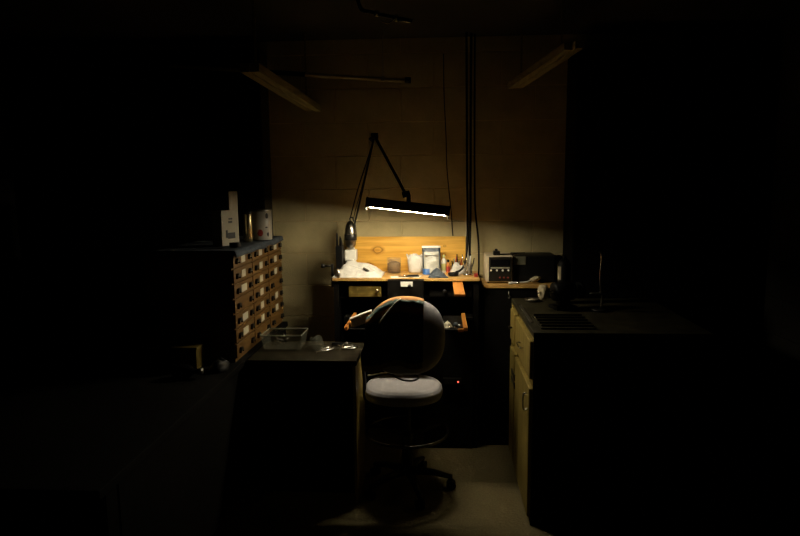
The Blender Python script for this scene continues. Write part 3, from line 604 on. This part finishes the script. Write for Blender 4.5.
# jacket draped over the backrest
def jmat():
    m = bpy.data.materials.new('striped_jacket'); m.use_nodes = True; N = m.node_tree.nodes; L = m.node_tree.links
    b = N['Principled BSDF']; b.inputs['Roughness'].default_value = .9
    uv = N.new('ShaderNodeTexCoord'); sp = N.new('ShaderNodeSeparateXYZ'); L.new(uv.outputs['UV'], sp.inputs[0])
    nz = N.new('ShaderNodeTexNoise'); nz.inputs['Scale'].default_value = 9; L.new(uv.outputs['UV'], nz.inputs[0])
    ma = N.new('ShaderNodeMath'); ma.operation = 'MULTIPLY_ADD'; ma.inputs[1].default_value = .05; L.new(nz.outputs[0], ma.inputs[0]); L.new(sp.outputs[1], ma.inputs[2])
    cr = N.new('ShaderNodeValToRGB'); cr.color_ramp.interpolation = 'LINEAR'; e = cr.color_ramp.elements
    e[0].position = 0; e[0].color = (.75, .33, .11, 1); e[1].position = 1; e[1].color = (.3, .22, .1, 1)
    for p_, c_ in ((.425, (.75, .36, .12)), (.435, (.15, .23, .21)), (.485, (.15, .23, .21)), (.497, (.5, .23, .06)), (.538, (.4, .18, .04)), (.56, (.03, .03, .03)), (.965, (.03, .028, .025)), (.98, (.35, .25, .1))):
        q = e.new(p_); q.color = (*c_, 1)
    L.new(ma.outputs[0], cr.inputs[0]); L.new(cr.outputs[0], b.inputs['Base Color'])
    return m
BI = BM.inverted()
def jacket(u, v):
    # u across from left to right, v from the bench side over the top to the hem on the camera side
    xl = -.198 + .288*u
    top = .195 + .195*max(.0, 1 - min(1, abs(xl/.197))**2.3)**(1/2.0) if abs(xl) < .197 else .195
    top = max(top, .30 - .9*max(0, -xl - .17))
    th = .064; g = .008
    # arc length walk: front drop, over, back drop
    f0 = .14; arc = math.pi*(th)*.62; low = .022 - .012*math.sin(u*9) - .02*(1 - u)
    total_b = top - low; tot = f0 + arc + total_b; s_ = v*tot if v else 0
    if s_ < f0: y, z = th, top - (f0 - s_) - .03
    elif s_ < f0 + arc:
        a = (s_ - f0)/arc*math.pi; y = th*math.cos(a); z = top - .03 + (.03 + g)*math.sin(a)
    else: y = -th - .004; z = top - .03 - (s_ - f0 - arc)*((total_b - .03)/total_b)
    wr = noise.noise(Vector((u*5, v*2, .5)))*.01 + .006*math.sin(u*22 + 3*v)
    if y < 0: y -= abs(wr)*min(1, max(0, (s_ - f0 - arc))*8) + .002
    x = xl - .02*max(0, v-.6)*(1-u)
    return BM @ Vector((x, y, z))
jk = obj('draped_jacket', MB().grid(jacket, 44, 90), jmat(), smooth=True, solid=.004)
tag(jk, 'dark jacket with orange and teal bands draped over the stool backrest', 'jacket')
def onback(u, v, dy=-.006): 
    p = Vector(jacket(u, v)); return (p.x, p.y + dy, p.z)
pts = [onback(.60 - .36*t_, .40 + .17*t_) for t_ in [k/12 for k in range(13)]]
o = obj('strap', tube(pts, .005, n=8), M['card'], jk, smooth=True)
# black straps lying on the seat
def onseat(x, y): return (x, y, .566)
tag(obj('black_strap', tube(smoothpath([(-.29, 3.33, .563), (-.26, 3.31, .566), (-.225, 3.245, .567), (-.185, 3.205, .567), (-.14, 3.205, .567), (-.115, 3.25, .567), (-.125, 3.29, .567), (-.16, 3.31, .567), (-.20, 3.335, .563)]), .005, n=8), M['rubber'], smooth=True), 'looped black strap lying on the pale stool seat', 'strap')

tag(obj('tan_cord', tube(smoothpath([(-.388, 3.26, .575), (-.36, 3.30, .568), (-.32, 3.335, .564), (-.27, 3.345, .564), (-.22, 3.35, .563), (-.15, 3.35, .563)]), .005, n=8), M['card'], smooth=True), 'thin tan cord lying along the far edge of the stool seat', 'cord')

# ------------------------------------------------------------------ left small table
st = thing('low_table', 'dark wooden side table left of the stool with metal tools on it', 'table', (-.68, 3.13, 0))
obj('tabletop', box(-.95, -.405, 2.93, 3.31, .725, .75), M['dark_wood'], st, bevel=.003)
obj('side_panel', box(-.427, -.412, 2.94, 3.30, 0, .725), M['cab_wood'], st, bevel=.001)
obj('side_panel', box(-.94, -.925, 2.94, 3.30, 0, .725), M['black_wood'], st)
obj('front_panel', box(-.925, -.427, 2.945, 2.96, .06, .725), M['black_wood'], st)
ZL = .75
t = thing('clear_tray', 'clear plastic tray of shiny bits on the dark side table', 'tray', (-.84, 3.2, ZL))
def tray_shell(x0, x1, y0, y1, z0, h, fl):
    b = MB(); a = [(x0, y0), (x1, y0), (x1, y1), (x0, y1)]; c = [(x0 - fl, y0 - fl), (x1 + fl, y0 - fl), (x1 + fl, y1 + fl), (x0 - fl, y1 + fl)]
    vs = [(*q, z0) for q in a] + [(*q, z0 + h) for q in c]
    b.add(vs, [(0, 1, 2, 3)] + [(k, (k+1) % 4, (k+1) % 4 + 4, k + 4) for k in range(4)]); return b
obj('tray_shell', tray_shell(-.92, -.73, 3.13, 3.27, ZL + .002, .075, .012), M['plastic_clear'], t, solid=.003)
obj('tray_rim', tube([(-.932, 3.118, ZL+.077), (-.718, 3.118, ZL+.077), (-.718, 3.282, ZL+.077), (-.932, 3.282, ZL+.077), (-.932, 3.118, ZL+.077)], .0035, n=6), M['plastic_rim'], t)
random.seed(9)
b = MB()
for k in range(7):
    x, y = random.uniform(-.89, -.80), random.uniform(3.20, 3.26); b.tube([(x, y, ZL + .012 + .006*k), (x + random.uniform(-.03, .03), y + random.uniform(-.01, .01), ZL + .02 + .006*k)], .004, n=6)
obj('shiny_bits', b, M['foil'], t)
tag(obj('clear_bag', MB().grid(lambda u, v: tuple(Vector(lump(-.655, 3.17, .05, .07, .055, 21)(u, v)) + Vector((0, 0, ZL - Z))), 20, 8), M['plastic_clear'], smooth=True), 'crumpled clear plastic bag right of the clear tray', 'bag')
pliers('steel_pliers', 'steel pliers lying nearest the clear bag on the side table', -.605, 3.08, 62, M['foil'], L=.13, z0=ZL, group='pliers on the side table')
pliers('steel_pliers', 'steel pliers in the middle of the side table tool heap', -.51, 3.13, 25, M['foil'], L=.11, z0=ZL, group='pliers on the side table')
pliers('steel_pliers', 'steel pliers nearest the stool on the side table', -.46, 3.18, 160, M['foil'], L=.12, z0=ZL, group='pliers on the side table')
pliers('steel_pliers', 'black-handled pliers at the back edge of the side table', -.50, 3.235, 185, M['black'], L=.12, z0=ZL, group='pliers on the side table')

# ------------------------------------------------------------------ left long bench in the dark
lb = thing('long_workbench', 'long dark workbench along the unlit left side of the room', 'workbench', (-1.7, 2.6, 0))
obj('bench_top', box(-2.6, -.96, 1.6, 3.81, .72, .75), M['black_wood'], lb, bevel=.003)
for x in (-2.55, -1.03):
    for y in (1.65, 3.74): obj('leg', box(x, x + .06, y, y + .06, 0, .72), M['black_wood'], lb)
obj('front_panel', box(-1.0, -.985, 1.75, 3.85, .1, .72), M['black_wood'], lb)

dc = thing('small_drawer_cabinet', 'wooden cabinet of many small drawers with white cards and black pulls', 'cabinet', (-1.2, 3.34, ZL))
obj('cabinet_body', box(-1.42, -.992, 2.885, 3.795, ZL, 1.29), M['drawer_wood'], dc, bevel=.002)
d0 = None; miss = {(0, 3), (2, 3), (2, 6), (0, 6), (1, 6)}; big = {(0, 2), (0, 4), (0, 5)}
for ci, yc in enumerate((3.035, 3.34, 3.645)):
    for ri in range(7):
        zc = 1.245 - .0735*ri
        if zc < .79: zc = .80
        d_ = obj('drawer', box(-.992, -.982, yc - .147, yc + .147, zc - .033, zc + .033), M['drawer_wood'], dc, bevel=.002)
        if (ci, ri) not in miss:
            wv = .042 if (ci, ri) in big else .029 if ci else .03
            obj('label_card', box(-.982, -.9805, yc - wv, yc + wv, zc - .020, zc + .016), M['card'], d_)
        for s_ in (-1, 1):
            yy = yc + s_*.098
            m = Matrix.Translation((-.982, yy, zc - .004))
            obj('drawer_pull', MB().prism([(-.02, -.012), (-.013, -.003), (.013, -.003), (.02, -.012), (.02, .004), (.012, .014), (-.012, .014), (-.02, .004)], 0, .012, 'X', m), M['black_iron'], d_)
# cloth over the cabinet top
def topcloth(u, v):
    x = -1.38 + .412*u; y = 2.88 + .90*v
    wob = .03*noise.noise(Vector((0, v*5, 2.2))) + .01*math.sin(v*17)
    if u > .93: 
        k = (u - .93)/.07; x = -.970 + .006*k; z = 1.294 - k*(.028 + wob*.9)
    else: x = -1.38 + .41*u/.93; z = 1.294 + .003*abs(noise.noise(Vector((u*8, v*8, 0))))
    return (x, y, z)
tag(obj('cabinet_cloth', MB().grid(topcloth, 30, 40), M['bluecloth'], smooth=True, solid=.003), 'blue-grey cloth spread over the top of the small-drawer cabinet', 'cloth')
ZK = 1.3
t = thing('white_carton', 'white printed carton with raised flap on the drawer cabinet', 'carton', (-1.10, 3.13, ZK))
m = Matrix.Translation((-1.10, 3.14, ZK)) @ Matrix.Rotation(R(62), 4, 'Z')
obj('carton_body', MB().box(-.058, .058, -.035, .035, 0, .18, m), M['card'], t, bevel=.002)
obj('raised_flap', MB().box(.0, .058, -.034, -.031, .18, .275, m), M['card'], t)
obj('printed_mark', MB().box(-.012, .012, -.0365, -.035, .115, .125, m).box(-.010, .014, -.0365, -.035, .132, .140, m), M['ink'], t)
obj('printed_block', MB().box(-.018, .030, -.0365, -.035, .035, .066, m).box(-.032, -.02, -.0365, -.035, .04, .08, m), M['ink'], t)
t = thing('black_tape_roll', 'black tape roll beside the white carton on the blue-grey cloth', 'tape roll', (-1.06, 3.06, ZK))
obj('tape', lathe([(.014, 0), (.028, 0), (.028, .022), (.014, .022), (.014, 0)], (-1.02, 3.04, ZK), 20, cap=False), M['black'], t, smooth=False)
t = thing('enamel_canister', 'round white canister printed with red and dark fruit on the drawer cabinet', 'canister', (-1.0, 3.35, ZK))
TC = (-1.015, 3.47, ZK)
obj('canister_body', lathe([(.062, 0), (.065, .003), (.065, .165), (.062, .168), (.001, .168)], TC, 40), M['tin'], t, smooth=False)
for p_ in t.children:
    for q in p_.data.polygons: q.use_smooth = len(q.vertices) == 4
obj('lid_rim', lathe([(.0655, .160), (.067, .162), (.067, .170), (.065, .172)], TC, 40, cap=False), M['steel'], t, smooth=True)
def decal(a0, a1, z0_, z1_, seed, r=.0658):
    def f(u, v):
        th = u*2*math.pi; rr = v*(1 + .3*noise.noise(Vector((math.cos(th)*1.3, math.sin(th)*1.3, seed))))
        a = R((a0 + a1)/2 + (a1 - a0)/2*rr*math.cos(th)); return (TC[0] + r*math.cos(a), TC[1] + r*math.sin(a), ZK + (z0_ + z1_)/2 + (z1_ - z0_)/2*rr*math.sin(th))
    return f
obj('red_motif', MB().grid(decal(272, 300, .022, .062, 1), 16, 3), M['redp'], t)
obj('dark_motif', MB().grid(decal(318, 332, .02, .045, 3), 16, 3), M['ink'], t)
obj('dark_motif', MB().grid(decal(312, 330, .12, .15, 5), 16, 3), M['ink'], t)
obj('dark_motif', MB().grid(decal(310, 326, .068, .075, 6), 16, 3), M['ink'], t)
t = thing('brass_tube', 'tall shiny metal canister left of the fruit-printed canister', 'canister', (-1.08, 3.36, ZK))
obj('tube_body', lathe([(.024, 0), (.026, .003), (.026, .165), (.024, .17), (.001, .17)], (-1.045, 3.33, ZK), 28), M['brass'], t, smooth=True)
obj('tube_lid', lathe([(.0265, .15), (.0275, .151), (.0275, .17), (.02, .174)], (-1.045, 3.33, ZK), 28), M['black_iron'], t, smooth=True)

# things on the long bench in shadow
def lumpL(cx, cy, rx, ry, h, seed):
    g = lump(cx, cy, rx, ry, h, seed); return lambda u, v: tuple(Vector(g(u, v)) + Vector((0, 0, ZL - Z)))
tag(obj('black_bag', MB().grid(lumpL(-1.03, 2.77, .045, .07, .05, 31), 20, 8), M['black'], smooth=True), 'crumpled black bag below the small-drawer cabinet', 'bag')
t = thing('dark_bottle', 'dark glossy bottle lying below the small-drawer cabinet', 'bottle', (-1.13, 2.64, ZL))
obj('bottle_body', tube([(-1.20, 2.64, ZL + .03), (-1.19, 2.64, ZL + .03), (-1.12, 2.64, ZL + .03), (-1.10, 2.64, ZL + .03), (-1.08, 2.64, ZL + .03)], [.02, .03, .03, .012, .012], n=18), M['screen'], t, smooth=True)
obj('bottle_cap', tube([(-1.08, 2.64, ZL + .03), (-1.06, 2.64, ZL + .03)], .014, n=14), M['steel'], t, smooth=True)
t = thing('wooden_box', 'olive wooden box half lit on the long dark bench', 'box', (-1.19, 2.8, ZL))
obj('box_body', MB().box(-1.25, -1.13, 2.75, 2.86, ZL, ZL + .10), M['olive_wood'], t, bevel=.002)
obj('box_lid', MB().box(-1.255, -1.125, 2.745, 2.865, ZL + .10, ZL + .11), M['olive_wood'], t, bevel=.002)
tag(obj('steel_ruler', MB().box(-1.60, -1.575, 2.60, 2.86, ZL, ZL + .003), M['steel']), 'steel ruler lying on the long dark bench at far left', 'ruler')
tag(obj('round_tin', lathe([(.02, 0), (.025, .002), (.024, .01), (.01, .012)], (-1.82, 3.05, ZL), 20), M['steel'], smooth=True), 'small round metal tin farthest left on the long dark bench', 'tin')

# ------------------------------------------------------------------ power strip under the bench
t = thing('power_strip', 'black power strip with a glowing red light on the bench pedestal', 'power strip', (.10, 3.62, .42))
obj('strip_body', box(.02, .13, 3.61, 3.64, .41, .45), M['black'], t, bevel=.003)
obj('indicator', lathe([(.005, 0), (.004, .004), (.001, .006)], n=12, m=Matrix.Translation((.110, 3.61, .43)) @ Matrix.Rotation(R(90), 4, 'X')), M['red'], t, smooth=True)
for k in range(2): obj('socket', box(.03 + k*.032, .055 + k*.032, 3.608, 3.61, .418, .442), M['panel'], t)
